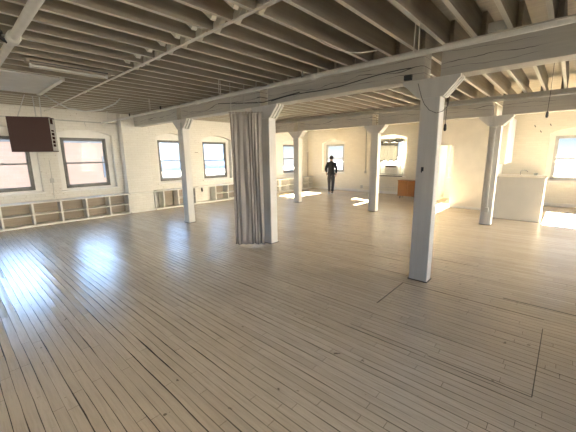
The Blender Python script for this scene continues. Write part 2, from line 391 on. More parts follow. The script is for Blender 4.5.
# ------------------------------------------------------------------ ceiling: deck and joists bay by bay
bays = [(YF, R1+0.20), (R1+0.20, R2+0.20), (R2+0.20, YB)]
JS = 0.3405
for bi, (y0, y1) in enumerate(bays):
    c = MB().box(XL-0.2, XR+0.2, y0, y1, ZD, ZD+0.05)
    ceil = struct(c.build('ceiling', 'deck'))
    nx = 0
    x = -1.33 + 18*JS
    off = (0.0, 0.06, 0.0)[bi]
    ya, yb = y0+(0.0 if bi == 0 else -0.09), y1+(0.09 if bi < 2 else 0.0)
    proto = None
    while x > XL+0.05:
        th = 0.048
        if proto is None:
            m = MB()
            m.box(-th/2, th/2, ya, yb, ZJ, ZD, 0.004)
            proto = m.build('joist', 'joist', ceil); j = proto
            proto.data.materials.append(M['joist_lit'])
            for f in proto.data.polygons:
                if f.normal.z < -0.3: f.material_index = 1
        else:
            j = proto.copy(); COL.objects.link(j); j.parent = ceil
        j.location = (x+off, 0, random.uniform(-0.006, 0.004))
        x -= JS
    if bi == 0:
        # diagonal cross bridging between joists of near bay
        x = -1.33 + 17*JS; br = None
        while x > -5.3:
            if br is None:
                m = MB()
                for sgn in (1, -1):
                    a = Vector((-JS/2+0.02, 2.10+0.11*sgn, ZJ+0.005 if sgn > 0 else ZD-0.03)); b = Vector((JS/2-0.02, 2.10+0.11*sgn, ZD-0.03 if sgn > 0 else ZJ+0.005))
                    d = b-a; ang = math.atan2(d.z, d.x); c0 = (a+b)/2
                    m.box(-d.length/2, d.length/2, -0.028, 0.028, -0.045, 0.045, mat=Matrix.Translation(c0) @ Matrix.Rotation(-ang, 4, 'Y'))
                br = m.build('bridging', 'joist_lit', ceil); b2 = br
            else:
                b2 = br.copy(); COL.objects.link(b2); b2.parent = ceil
            b2.location = (x+JS/2, 0, 0); x -= JS

# ------------------------------------------------------------------ columns with bolsters
def column(cx, y0, zb, label):
    # zb: underside of the girder
    cy = y0+CD/2
    r = empty('wooden_column', (cx, cy, 0), label, 'column', 'white timber columns')
    h = CW/2; hd2 = CD/2
    m = MB(); m.box(cx-h, cx+h, cy-hd2, cy+hd2, 0.0, zb-0.235, 0.014); m.build('shaft', 'column', r)
    # plank bolster: three boards with grooves between, ends cut at a slant
    for k in range(3):
        ya = y0+k*0.078; yb_ = ya+0.048
        MB().prism([(cx-0.37, zb), (cx+0.335, zb), (cx+0.335, zb-0.03), (cx+h+0.03, zb-0.235), (cx-h-0.03, zb-0.235), (cx-0.37, zb-0.03)], 'Y', ya, yb_).build('bolster', 'column', r)
    MB().box(cx-0.20, cx+0.18, y0+0.03, y0+0.19, zb-0.10, zb).box(cx-h+0.02, cx+h-0.02, y0+0.03, y0+0.18, zb-0.23, zb-0.10).build('bolster_core', 'column', r)
    MB().box(cx-h-0.012, cx+h+0.012, cy-hd2-0.012, cy+hd2+0.012, 0, 0.012).build('base_plate', 'iron', r)
    return r
Z1, Z2 = 2.745, 2.665
C5 = column(CX[0], R1, Z1, 'white timber column in front of the left windows, with a cable loop at its top')
CM = column(CX[1], R1, Z1, 'white timber column half hidden behind the taupe curtain')
C1 = column(CX[2], R1, Z1, 'thickest white timber column, in the right foreground, with a black hook on it')
C4 = column(CX[0]-0.02, R2, Z2, 'white timber column between the curtain and the walking person')
C3 = column(CX[1]-0.03, R2, Z2, 'white timber column left of the window with the air conditioner')
C2 = column(CX[2]+0.01, R2, Z2, 'white timber column against the left end of the white counter')
MB().tube([(-1.472, R1-0.005, 1.60), (-1.472, R1-0.025, 1.595), (-1.472, R1-0.03, 1.57), (-1.472, R1-0.028, 1.55)], 0.008, 8).box(-1.488, -1.456, R1-0.008, R1+0.002, 1.565, 1.62, 0.003).build('hook', 'black', C1)
ob = MB().box(CX[2]+0.01-0.03, CX[2]+0.01+0.05, R2-0.05, R2, 0.33, 0.45, 0.006).build('outlet_box', 'conduit', C2)
MB().tube([(CX[2]+0.02, R2-0.02, 0.45), (CX[2]+0.02, R2-0.02, 2.40)], 0.010, 8).build('conduit', 'conduit', C2)

# girders: one beam per span, gaps over the columns
def girder(x0, x1, y0, z0, z1, label, mat='girder'):
    m = MB(); m.box(x0, x1, y0, y0+CW, z0, z1, 0.012)
    return tag(m.build('ceiling_girder', mat), label, 'beam', 'white girders under the joists')
g = 0.10
girder(XL+0.31, CX[0]-g, R1, Z1, ZJ, 'front row white girder running from the left wall pilaster to the first column')
girder(CX[0]+g, CX[1]-g, R1, Z1, ZJ, 'front row white girder from the column by the left windows to the curtain')
girder(CX[1]+g, CX[2]-g, R1, Z1, ZJ, 'long cracked white girder from the curtain to the right foreground column')
girder(CX[2]+g, XR, R1, Z1, ZJ, 'cracked white girder right of the foreground column, running out of frame')
girder(XL+0.19, CX[0]-g-0.02, R2, Z2, ZJ-0.06, 'back row white girder from the left wall to the column left of the person')
girder(CX[0]+g-0.02, CX[1]-g-0.03, R2, Z2, ZJ-0.06, 'back row white girder above the walking person')
girder(CX[1]+g-0.03, CX[2]-g+0.01, R2, Z2, ZJ-0.06, 'back row white girder above the orange cabinet')
girder(CX[2]+g+0.01, XR, R2, Z2, ZJ-0.06, 'back row white girder above the white counter')
for (y0) in (R2,):
    struct(MB().box(XL, XR, y0+0.05, y0+CW-0.02, ZJ-0.06, ZJ).build('trim_3', 'girder'))

# ------------------------------------------------------------------ pipes and wires overhead
def pipe(name, pts, r, label, cat='pipe', mat='pipe', fittings=(), n=10, group=None):
    o = MB().tube(pts, r, n).build(name, mat, smooth=True); tag(o, label, cat, group)
    for f in fittings:
        MB().tube(f, r*1.5, n).build('coupling', mat, o, smooth=True)
    return o
# white pipe hung along the top of the front girder
pz, py = 2.817, 3.50
sp = pipe('sprinkler_pipe', [(XL+0.002, py, pz), (-6, py, pz), (-2, py, pz), (XR, py, pz)], 0.024, 'white pipe hung in front of the front girder along its whole length', fittings=[[(-2.7, py, pz), (-2.62, py, pz)], [(-5.5, py, pz), (-5.4, py, pz)]])
for hx in (-2.86, -6.95, -8.65):
    MB().tube([(hx, py, pz+0.01), (hx, py, pz+0.07), (hx, py, pz+0.10)], 0.02, 8, [0.014, 0.02, 0.008]).build('sprinkler_head', 'iron', sp)
for hx in (-10.183, -7.459, -4.735, -1.33, 1.394):
    MB().tube([(hx-0.02, py, ZJ+0.01), (hx-0.026, py, pz-0.01), (hx, py, pz-0.027), (hx+0.026, py, pz-0.01), (hx+0.02, py, ZJ+0.01)], 0.005, 6).build('pipe_hanger', 'pipe', sp)
# thin pair of pipes below the bridging
p2 = pipe('conduit_pipe', [(-10.7, 2.12, 3.04), (-6, 2.10, 3.055), (-0.5, 2.06, 3.06), (XR, 2.05, 3.06)], 0.014, 'thin white pipe crossing the near ceiling below the bridging', fittings=[[(-4.62, 2.10, 3.055), (-4.5, 2.10, 3.055)], [(-7.2, 2.11, 3.05), (-7.1, 2.11, 3.05)]])
pipe('conduit_pipe', [(-5.9, 2.17, 3.09), (-1, 2.13, 3.09), (XR, 2.12, 3.09)], 0.010, 'thinner conduit strapped beside the pipe below the bridging', 'pipe', 'conduit')
# thick pipe close overhead at the left
p3 = pipe('drain_pipe', [(-8.0, 0.70, 3.0), (-4.2, 0.70, 3.0), (-4.15, 0.70, 3.0), (XR, 0.68, 3.0)], 0.040, 'thick white drain pipe crossing the ceiling at upper left', fittings=[[(-4.42, 0.70, 3.0), (-4.28, 0.70, 3.0)]], n=16)
MB().tube([(-4.42, 0.60, 3.10), (-4.42, 0.60, 3.0), (-4.42, 0.66, 2.97)], 0.022, 8).ball((-4.42, 0.60, 3.05), (0.035, 0.035, 0.03)).build('valve', 'black', p3)
# pipes of the middle bay
pipe('sprinkler_pipe', [(-10.5, 6.2, 3.092), (-1, 6.2, 3.092), (XR, 6.2, 3.092)], 0.022, 'white pipe crossing the middle bay behind the front girder')
pipe('sprinkler_pipe', [(-10.5, R2-0.026, 3.0), (-1, R2-0.026, 3.0), (XR, R2-0.026, 3.0)], 0.025, 'white pipe fixed along the top of the back row girder')
pipe('conduit_pipe', [(-1.25, R1+0.30, 2.93), (1, R1+0.31, 2.93), (XR, R1+0.32, 2.93)], 0.02, 'white pipe just behind the girder right of the foreground column')
# conduit along the top of the left wall with small drops
cw = pipe('wall_conduit', [(XL+0.03, -2.5, 2.86), (XL+0.03, 1.0, 2.85), (XL+0.03, 3.95, 2.83)], 0.014, 'conduit along the top of the left brick wall', mat='conduit')
for yy in (1.95, 3.05): MB().tube([(XL+0.03, yy, 2.85), (XL+0.06, yy, 2.76), (XL+0.06, yy+0.02, 2.70)], 0.011, 6).build('drop', 'conduit', cw)
# conduits on the end wall
cd = pipe('wall_conduit', [(-7.29, YB-0.02, 3.1), (-7.27, YB-0.02, 1.02)], 0.014, 'grey conduit dropping down the end wall left of the air conditioner', mat='conduit')
MB().box(-7.32, -7.22, YB-0.05, YB, 0.90, 1.03, 0.005).build('junction_box', 'conduit', cd)
cd = pipe('wall_conduit', [(-7.38, YB-0.02, 0.28), (-4.3, YB-0.02, 0.30)], 0.012, 'pale conduit running low along the end wall under the air conditioner')
tag(MB().box(-7.50, -7.38, YB-0.04, YB-0.001, 0.17, 0.32, 0.005).build('outlet_plate', 'conduit'), 'small grey outlet low on the end wall between person and middle column', 'outlet')
# cable clipped to the front girder
pts = [(-4.3+2.6*t, R1-0.014, 2.80+0.10*t+0.02*math.sin(9*t)) for t in [i/16 for i in range(17)]]
tag(MB().tube(pts, 0.006, 6).build('cable', 'black'), 'black cable sagging across the long front girder', 'cable')
tag(MB().box(-1.78, -1.68, R1-0.05, R1-0.001, 2.755, 2.82, 0.006).build('junction_box', 'black'), 'small black box on the girder left of the foreground column top', 'box')
pts = [(-2.352+0.341*t, 3.05+0.95*t, ZJ-0.004-0.09*math.sin(PI*t)) for t in [i/12 for i in range(13)]]
tag(MB().tube(pts, 0.007, 6).build('cable', 'pipe'), 'white cable sagging below a joist at upper right', 'cable')

tag(MB().box(-0.86, -0.70, R1-0.03, R1+0.12, ZJ+0.001, ZJ+0.10, 0.012).build('junction_box', 'pipe'), 'pale junction box on top of the girder right of the foreground column', 'box')
# pull plugs hanging on cords
def plug(x, y, z, ztop, label, loop=None):
    r = empty('hanging_plug', (x, y, z), label, 'plug')
    MB().tube([(x, y, z), (x, y, z+0.025), (x, y, z+0.08), (x, y, z+0.10)], 0.02, 10, [0.012, 0.02, 0.017, 0.007]).build('plug', 'black', r, smooth=True)
    MB().tube([(x, y, z+0.09), (x+0.004, y, (z+ztop)/2), (x, y, ztop)], 0.0035, 6).build('cord', 'black', r)
    if loop: MB().tube(loop, 0.0035, 6).build('loop', 'black', r)
plug(-1.33, 4.72, 2.10, ZJ, 'black plug hanging on a cord beside the foreground column',
     [(-1.60, R1-0.008, 2.70), (-1.543, R1-0.012, 2.523), (-1.499, R1-0.02, 2.432), (-1.431, R1-0.02, 2.35), (-1.342, R1-0.02, 2.305), (-1.272, R1-0.01, 2.322), (-1.231, R1+0.05, 2.39), (-1.215, R1+0.02, 2.50)])
plug(-0.35, 6.45, 2.325, ZJ, 'black plug hanging on a cord above the white counter')
# loop of cable on the first column
tag(MB().tube([(-7.60+0.03*math.cos(a), R1-0.02, 2.50+0.16*math.sin(a)) for a in [2*PI*i/16 for i in range(17)]], 0.009, 6).build('cable_loop', 'conduit'), 'loop of pale cable hung near the top of the first column', 'cable')
# cable clutter hung at the top of the curtained column
for i, xx in enumerate((-4.735, -4.395)):
    tag(MB().tube([(xx, R1-0.30, ZJ), (xx, R1-0.32, 2.78), (xx+0.10, R1-0.30, 2.72)], 0.005, 6).build('hanger_wire', 'conduit'), 'thin hanger wire above the curtain, %s of the pair' % ('left' if i == 0 else 'right'), 'wire', 'hanger wires above the curtain')
tag(MB().tube([(-5.9, R1-0.05, 2.93), (-5.2, R1-0.20, 2.84), (-4.5, R1-0.06, 2.79), (-3.6, R1-0.03, 2.86)], 0.008, 6).build('cable', 'iron'), 'dark cable drooping across the girder above the curtain', 'cable')

# fluorescent strip between joists
fl = empty('fluorescent_fixture', (-5.5, 1.5, ZJ), 'long grey fluorescent strip fixture fixed under the joists at left', 'lamp')
fx = -5.58
MB().box(fx-0.05, fx+0.05, 0.98, 2.02, ZJ-0.06, ZJ-0.006, 0.006).build('housing', 'shelfback', fl)
MB().box(fx+0.05, fx+0.056, 1.02, 1.98, ZJ-0.05, ZJ-0.03).build('slot', 'iron', fl)
MB().tube([(fx, 1.03, ZJ-0.085), (fx, 1.97, ZJ-0.085)], 0.016, 10).build('tube', 'grille', fl)
for yy in (1.03, 1.97): MB().box(fx-0.018, fx+0.018, yy-0.012, yy+0.012, ZJ-0.105, ZJ-0.055).build('socket', 'grille', fl)
# painted board fixed beneath the joists
pn = empty('ceiling_board', (-7.4, 1.2, ZJ), 'flat grey painted board fixed under the joists above the heater', 'board')
MB().box(-8.25, -6.50, 0.1, 1.56, ZJ-0.03, ZJ-0.006, 0.003).build('board', 'panel', pn)
MB().box(-8.32, -6.47, 1.56, 1.63, ZJ-0.05, ZJ-0.006, 0.004).build('edge_strip', 'pipe', pn)

# ------------------------------------------------------------------ unit heater
hx, hy, hz, ha, hw, hh, hd = -8.77, 1.42, 2.31, 0.53, 0.76, 0.74, 0.32
nrm = Vector((math.cos(ha), -math.sin(ha), 0)); tan = Vector((math.sin(ha), math.cos(ha), 0))
HM = Matrix(((nrm.x, tan.x, 0, hx), (nrm.y, tan.y, 0, hy), (0, 0, 1, hz), (0, 0, 0, 1)))
ht = empty('unit_heater', (hx, hy, hz-hh/2), 'brown box unit heater hanging from the ceiling before the left windows', 'heater')
def hb(m, d0, d1, t0, t1, z0, z1, bev=0.0): return m.box(-d1, -d0, t0, t1, z0, z1, bev, HM)
hb(MB(), 0, 0.02, -hw/2, hw/2, -hh/2, hh/2, 0.004).build('front_panel', 'heater', ht)
m = MB()
hb(m, 0.02, hd, -hw/2, hw/2, hh/2-0.02, hh/2); hb(m, 0.02, hd, -hw/2, hw/2, -hh/2, -hh/2+0.02)
hb(m, 0.02, hd, -hw/2, -hw/2+0.02, -hh/2+0.02, hh/2-0.02); hb(m, hd-0.02, hd, -hw/2+0.02, hw/2, -hh/2+0.02, hh/2-0.02)
m.build('casing', 'heater', ht)
m = MB()
hb(m, 0.02, 0.05, hw/2-0.02, hw/2+0.004, -hh/2+0.02, hh/2-0.02); hb(m, hd-0.05, hd-0.02, hw/2-0.02, hw/2+0.004, -hh/2+0.02, hh/2-0.02)
hb(m, 0.02, hd-0.02, hw/2-0.02, hw/2+0.004, -hh/2+0.02, -hh/2+0.11); hb(m, 0.02, hd-0.02, hw/2-0.02, hw/2+0.004, hh/2-0.26, hh/2-0.14)
m.build('outlet_frame', 'heater_side', ht)
for i in range(4):
    z = -hh/2+0.17+i*0.085
    hb(MB(), 0.05, hd-0.05, hw/2-0.05, hw/2+0.002, z, z+0.014).build('louvre', 'heater_side', ht)
hb(MB(), 0.03, hd-0.03, hw/2-0.10, hw/2-0.09, -hh/2+0.03, hh/2-0.03).build('inner_baffle', 'black', ht)
apex = Vector((-8.66, 1.42, ZJ-0.01))
for t in (-0.24, 0.10, 0.2):
    b = HM @ Vector((-hd/2, t, hh/2)); a2 = apex if t < 0.15 else Vector((b.x, b.y+0.02, ZJ))
    if 0.0 < t < 0.15: a2 = Vector((b.x-0.02, b.y, ZJ))
    MB().tube([b, a2], 0.010, 6).build('hanger_rod', 'grille', ht)
hose = [(-8.48, 1.72, 3.116), (-8.3, 1.85, 2.98), (-8.2, 2.05, 2.85), (-8.1, 2.35, 2.80), (-8.0, 2.65, 2.86), (-7.9, 2.9, 3.0), (-7.80, 3.0, 3.116)]
tag(MB().tube(hose, 0.016, 8).build('gas_hose', 'grille', smooth=True), 'pale flexible gas hose looping from the ceiling beside the heater', 'hose')

# ------------------------------------------------------------------ cubby shelving along the left wall
XS = -10.42
def cubbies(y_edges, label, styles, ztop=0.65, back='shelfback'):
    y0, y1 = y_edges[0], y_edges[-1]
    r = empty('cubby_shelf', ((XS+XL)/2, (y0+y1)/2, 0), label, 'shelf', 'built-in cubby shelves')
    MB().box(XL+0.005, XS+0.015, y0-0.02, y1+0.02, ztop-0.035, ztop, 0.004).build('top_board', 'shelf', r)
    MB().box(XL+0.005, XS, y0-0.01, y1+0.01, 0.0, 0.05).build('base', 'shelf', r)
    for i, yy in enumerate(y_edges):
        MB().box(XL+0.03, XS, yy-0.022, yy+0.022, 0.05, ztop-0.035, 0.003).build('divider', 'shelf', r)
    for i, (a, b) in enumerate(zip(y_edges, y_edges[1:])):
        st = styles[i % len(styles)]
        if st != 'open':
            MB().box(XL+0.012, XL+0.03, a+0.0225, b-0.0225, 0.05, ztop-0.035).build('back_panel', back, r)
        if st == 'two':
            MB().box(XL+0.03, XS-0.01, a+0.022, b-0.022, 0.30, 0.33, 0.003).build('shelf_board', 'shelf', r)
    return r
cubbies([-2.3, -1.67, -1.04, -0.41, 0.22, 0.85, 1.49, 2.12, 2.74, 3.36, 3.93], 'long white cubby shelf under the two leftmost windows', ['two'])
cubbies([4.803, 5.10, 5.65, 6.36, 7.27, 7.88, 8.50, 8.68], 'white cubby shelf with an open bay, behind the first column', ['open', 'one', 'two', 'open', 'two', 'two', 'open'])
cubbies([9.46, 10.0, 10.48, 10.95, 11.5, 12.1, 12.68, 13.25, 13.66], 'sunlit cream cubby shelf in the far left corner', ['two'], back='shelf')
# rail in front of the brick pilaster
tag(MB().box(-10.495, -10.405, 3.98, 4.77, 0.615, 0.65, 0.003).build('shelf_rail', 'shelf'), 'white rail carrying the shelf top across the brick pilaster', 'rail')
tag(MB().box(-10.495, -10.42, 3.98, 4.77, 0.0, 0.05).build('base_rail', 'shelf'), 'white base rail on the floor across the brick pilaster', 'rail')
# pipe stub standing on the far shelf
tag(MB().tube([(-10.66, 13.50, 0.651), (-10.67, 13.52, 1.30), (-10.67, 13.53, 1.95)], 0.014, 8).build('wooden_stick', 'shelfback'), 'thin brown stick standing upright on the far corner shelf', 'stick')
tag(MB().tube([(-10.765, 6.85, 0.58), (-10.765, 6.85, 0.52), (-10.765, 6.86, 0.42)], 0.03, 8, [0.02, 0.035, 0.03]).build('gas_valve', 'iron'), 'dark valve on the wall inside the open shelf bay', 'valve')

# ------------------------------------------------------------------ curtain beside the middle column
cu = empty('curtain', (-4.66, 4.0, 0), 'taupe pleated curtain drawn together in front of the middle column', 'curtain')
A = Vector((-4.86, 3.80, 0)); B = Vector((-4.42, 4.20, 0)); dr = (B-A); ln = dr.length; dr.normalize(); pn_ = Vector((dr.y, -dr.x, 0))
def cpt(s, z):
    fz = z/2.60
    wob = 0.012*math.sin(3.1*z+s*19)+0.01*math.sin(7*s+z)
    amp = 0.011+0.004*math.sin(s*23)+0.005*(1-fz)
    ph = 2*PI*(s*7.5+0.45*math.sin(s*9)+0.05*math.sin(z*1.7+s*5))
    off = amp*math.sin(ph)+wob
    wide = 1.0-0.03*math.sin(PI*fz)
    u = (s-0.5)*ln*wide+ln/2+0.005*math.sin(ph*2+0.6)
    return A+dr*u+pn_*(off+0.012)+Vector((0, 0, z+0.012*math.sin(s*31)*(1 if z < 0.1 else 0)))
P = [[cpt(s/150, 0.035+2.55*t/26) for s in range(151)] for t in range(27)]
cl = MB().grid(P).build('cloth', 'curtain', cu, smooth=True)
sm = cl.modifiers.new('thick', 'SOLIDIFY'); sm.thickness = 0.004
ra, rb = A-dr*0.03+Vector((0, 0, 2.60)), B+dr*0.02+Vector((0, 0, 2.60))
MB().tube([ra, rb], 0.008, 8).build('rod', 'curtain', cu)
for s in range(10):
    q = A+dr*(ln*(s+0.5)/10)+Vector((0, 0, 2.60))
    MB().tube([q+pn_*0.018*math.cos(a)+Vector((0, 0, -0.008+0.022*math.sin(a))) for a in [2*PI*i/10 for i in range(11)]], 0.0035, 5).build('ring', 'conduit', cu)
MB().tube([ra+dr*0.05, ra+dr*0.05+Vector((0, 0, ZJ-2.60))], 0.005, 6).build('hanger', 'conduit', cu)

# ------------------------------------------------------------------ air conditioner window and its curtains
ac = empty('air_conditioner', (-5.98, YB+0.05, 0.9), 'white window air conditioner set in the end wall window', 'air conditioner')
ay0, ay1 = YB-0.10, YB+0.30
MB().box(-6.28, -5.68, ay0+0.03, ay1, 0.93, 1.31, 0.012).build('body', 'appliance', ac)
MB().box(-6.285, -5.675, ay0, ay0+0.03, 0.925, 1.315, 0.010).build('front_panel', 'appliance', ac)
MB().box(-6.23, -5.73, ay0-0.006, ay0, 1.21, 1.285, 0.003).build('air_outlet', 'iron', ac)
m = MB()
for i in range(7): m.box(-6.23, -5.73, ay0-0.008, ay0, 0.965+i*0.03, 0.974+i*0.03)
m.build('intake_grille', 'grille', ac)
for a_, b_ in ((-6.57, -6.285), (-5.675, -5.55)): MB().box(a_, b_, YB+0.14, YB+0.15, 0.92, 1.32).build('side_filler', 'appliance', ac)
tag(MB().box(-6.66, -5.46, YB-0.06, YB-0.002, 0.80, 0.835, 0.004).build('window_ledge', 'iron'), 'dark ledge under the air conditioner window', 'ledge')
# sheer half curtain with scalloped hem, valance with dark fringe
def drape(name, x0, x1, y, ztop, zbot, mat, label, scal, nple, depth=0.02, parent=None):
    P = []
    for t in range(13):
        row = []
        for i in range(81):
            s = i/80; zb = zbot+scal*abs(math.sin(PI*3*s))
            row.append(Vector((x0+(x1-x0)*s, y+depth*math.sin(2*PI*nple*s)*(0.4+0.6*t/12), ztop+(zb-ztop)*t/12)))
        P.append(row)
    o = MB().grid(P).build(name, mat, parent, smooth=True)
    so = o.modifiers.new('thick', 'SOLIDIFY'); so.thickness = 0.003
    if label: tag(o, label, 'curtain')
    return o, P[-1], P[0]
sh, hem, top = drape('sheer_curtain', -6.56, -5.72, YB-0.05, 2.30, 1.56, 'sheer', 'sheer white curtain with dark scalloped hem in the air conditioner window', -0.08, 9)
MB().tube([v+Vector((0, -0.008, -0.01)) for v in hem], 0.024, 6).build('hem_trim', 'fringe', sh)
MB().tube([(-6.57, YB-0.055, 2.28), (-6.57, YB-0.055, 1.52)], 0.010, 6).build('side_trim', 'fringe', sh)
MB().tube([(-5.71, YB-0.055, 2.28), (-5.71, YB-0.055, 1.52)], 0.010, 6).build('side_trim', 'fringe', sh)
va, hem, top = drape('valance', -6.66, -5.48, YB-0.09, 2.47, 2.38, 'sheer', 'short scalloped valance with dark trim at the top of the air conditioner window', -0.05, 12, 0.015)
MB().tube([v+Vector((0, -0.006, -0.01)) for v in hem], 0.024, 6).build('fringe', 'fringe', va)
MB().tube([(-6.70, YB-0.09, 2.46), (-5.44, YB-0.09, 2.46)], 0.010, 8).build('rod', 'iron', va)

# ------------------------------------------------------------------ orange sideboard
ca = empty('sideboard', (-4.6, 12.7, 0), 'orange varnished wooden sideboard on short dark legs by the end wall', 'cabinet')
x0, x1, y0, y1 = -5.12, -3.90, 12.40, 12.84
MB().box(x0, x1, y0+0.02, y1, 0.11, 0.73, 0.008).build('body', 'orange_wood', ca)
MB().box(x0-0.01, x1+0.01, y0-0.005, y1+0.005, 0.73, 0.755, 0.006).build('top', 'orange_wood', ca)
for i in range(3):
    a = x0+0.02+i*(x1-x0-0.04)/3; b = a+(x1-x0-0.04)/3-0.008
    d = MB().box(a, b, y0, y0+0.02, 0.13, 0.715, 0.004).build('door', 'orange_wood', ca)
    MB().ball((b-0.04, y0-0.012, 0.46), (0.012, 0.014, 0.012), 8).build('knob', 'iron', d)
for lx in (x0+0.10, x1-0.10):
    for ly in (y0+0.08, y1-0.08):
        MB().tube([(lx, ly, 0.11), (lx+(0.03 if lx > -4.5 else -0.03), ly, 0.0)], 0.02, 8, [0.024, 0.014]).build('leg', 'iron', ca)

# ------------------------------------------------------------------ inner room and kitchen corner
PX0, PX1, PY = -3.80, -1.80, 11.40
struct(MB().holed([(PX0, 0), (PX1, 0), (PX1, ZT-0.03), (PX0, ZT-0.03)], [[(-3.50, 0.001), (-2.89, 0.001), (-2.89, 2.06), (-3.50, 2.06)]], 'Y', PY, PY+0.10).build('wall_inner', 'plaster'))
struct(MB().box(PX1-0.10, PX1, PY+0.10, YB, 0, ZT-0.03).build('wall_inner.001', 'plaster'))
struct(MB().box(PX0, PX0+0.10, PY+0.10, YB, 0, ZT-0.03).build('wall_inner.002', 'plaster'))
struct(MB().box(-2.88, PX1, PY-0.014, PY, 0, 0.07).build('baseboard_inner', 'trim'))
dr_ = empty('door_1', (-3.22, PY, 0), kind='structure')
m = MB(); m.box(-3.55, -3.50, PY-0.012, PY+0.112, 0, 2.11); m.box(-2.89, -2.865, PY-0.012, PY+0.112, 0, 2.11); m.box(-3.55, -2.865, PY-0.012, PY+0.112, 2.06, 2.085)
m.build('door_frame', 'plaster', dr_)
# white peninsula counter
co = empty('kitchen_counter', (-0.95, 10.5, 0), 'white panelled counter standing on the floor at the right', 'counter')
MB().box(-1.50, -0.40, 10.17, 10.85, 0.0, 1.135, 0.006).build('body', 'counter', co)
MB().box(-1.52, -0.38, 10.15, 10.87, 1.135, 1.165, 0.006).build('top', 'counter', co)
MB().box(-1.50, -0.40, 10.162, 10.17, 0.0, 0.012).build('shadow_strip', 'shelfback', co)  # thin brown strip painting the shadow line at the counter's foot
# wall cabinet above
wc = empty('wall_cabinet', (-1.65, 12.6, 1.45), 'white wall cabinet hung on the partition above the counter', 'cabinet')
MB().box(PX1, -1.52, 11.80, 13.30, 1.45, 2.90, 0.005).build('body', 'counter', wc)
for a in (11.82, 12.57): MB().box(-1.52, -1.50, a, a+0.71, 1.46, 2.88, 0.004).build('door', 'trim', wc)
sk = empty('sink_cabinet', (-1.2, 13.4, 0), 'low white sink cabinet against the brick end wall behind the counter', 'cabinet')
MB().box(-1.79, -0.62, 13.1, 13.655, 0, 1.0, 0.005).build('body', 'counter', sk)
MB().box(-1.79, -0.60, 13.08, 13.655, 1.0, 1.04, 0.005).build('worktop', 'trim', sk)
fa = MB().tube([(-1.22, 13.4, 1.04), (-1.22, 13.4, 1.13)]+[(-1.22+0.10-0.10*math.cos(a), 13.38, 1.13+0.07*math.sin(a)) for a in [PI*i/8 for i in range(9)]], 0.012, 8).build('faucet', 'chrome', smooth=True)
tag(fa, 'curved dark metal faucet on the sink cabinet behind the counter', 'faucet')
tag(MB().tube([(-0.80, 13.35, 1.04), (-0.80, 13.35, 1.10), (-0.80, 13.35, 1.115)], 0.05, 12, [0.045, 0.06, 0.062]).build('bowl', 'conduit', smooth=True), 'small grey bowl on the sink cabinet right of the faucet', 'bowl')
# small iron stubs on the brick above
for i, (xx, zz) in enumerate(((-1.02, 2.68), (-0.62, 2.70), (-0.85, 2.50))):
    tag(MB().tube([(xx, YB, zz), (xx, YB-0.08, zz), (xx+0.03, YB-0.10, zz-0.05)], 0.014, 6).build('wall_hook', 'iron'),
        ('rusty wall hook high on the brick left of the right window', 'rusty wall hook nearest the right window top', 'rusty wall hook lowest of the three beside the right window')[i], 'hook', 'rusty hooks on the end wall')
# little outlet and note on the left brick
tag(MB().box(XL, XL+0.012, 6.66, 6.80, 1.93, 1.955, 0.003).build('wall_bracket', 'shelfback'), 'small brown bracket on brick between the third and fourth windows', 'bracket')
cc = MB().tube([(XL+0.012, 2.07, 1.75), (XL+0.012, 2.07, 0.95), (XL+0.012, 2.05, 0.68)], 0.008, 6).build('wall_conduit', 'conduit'); tag(cc, 'thin cable dropping down the brick between the two leftmost windows', 'cable')
MB().box(XL, XL+0.03, 2.02, 2.11, 1.12, 1.24, 0.004).build('outlet_box', 'conduit', cc)

# ------------------------------------------------------------------ walking person
PP = Vector((-8.11, 12.01, 0)); hd_ = math.atan2(0.56, 0.83)     # heading away from the camera
PR = Matrix.Translation(PP) @ Matrix.Rotation(hd_, 4, 'Z')
def skin(name, verts, edges, radii, mat, parent=None, sub=2, root=0):
    me = bpy.data.meshes.new(name); me.from_pydata([tuple(PR @ Vector(v)) for v in verts], edges, [])
    o = bpy.data.objects.new(name, me); COL.objects.link(o); me.materials.append(M[mat])
    sk_ = o.modifiers.new('skin', 'SKIN'); sk_.use_smooth_shade = True
    d = me.skin_vertices[0].data
    for i, r in enumerate(radii): d[i].radius = r if isinstance(r, tuple) else (r, r); d[i].use_root = (i == root)
    sb = o.modifiers.new('sub', 'SUBSURF'); sb.levels = sub; sb.render_levels = sub
    if parent: o.parent = parent
    return o
# joints, x right, y forward, z up
hipL, kneeL, ankL = (-0.085, 0.0, 0.90), (-0.09, 0.09, 0.50), (-0.075, -0.12, 0.14)
hipR, kneeR, ankR = (0.085, 0.0, 0.90), (0.08, 0.08, 0.48), (0.06, 0.10, 0.085)
shL, elL, wrL = (-0.165, 0.0, 1.41), (-0.245, -0.08, 1.15), (-0.215, 0.10, 0.98)
shR, elR, wrR = (0.165, 0.0, 1.41), (0.235, -0.03, 1.13), (0.215, 0.12, 0.92)
V = [(0, 0, 0.93), (0, 0, 1.12), (0, 0.0, 1.32), (0, -0.005, 1.46), (0, 0.015, 1.54),
     shL, elL, wrL, shR, elR, wrR, hipL, kneeL, ankL, hipR, kneeR, ankR,
     (-0.075, 0.02, 0.05), (0.06, 0.24, 0.03)]
Ed = [(0, 1), (1, 2), (2, 3), (3, 4), (3, 5), (5, 6), (6, 7), (3, 8), (8, 9), (9, 10), (0, 11), (11, 12), (12, 13), (0, 14), (14, 15), (15, 16), (13, 17), (16, 18)]
Rd = [0.09, 0.085, 0.09, 0.06, 0.05, 0.05, 0.04, 0.028, 0.06, 0.04, 0.028, 0.065, 0.05, 0.035, 0.065, 0.05, 0.035, 0.03, 0.03]
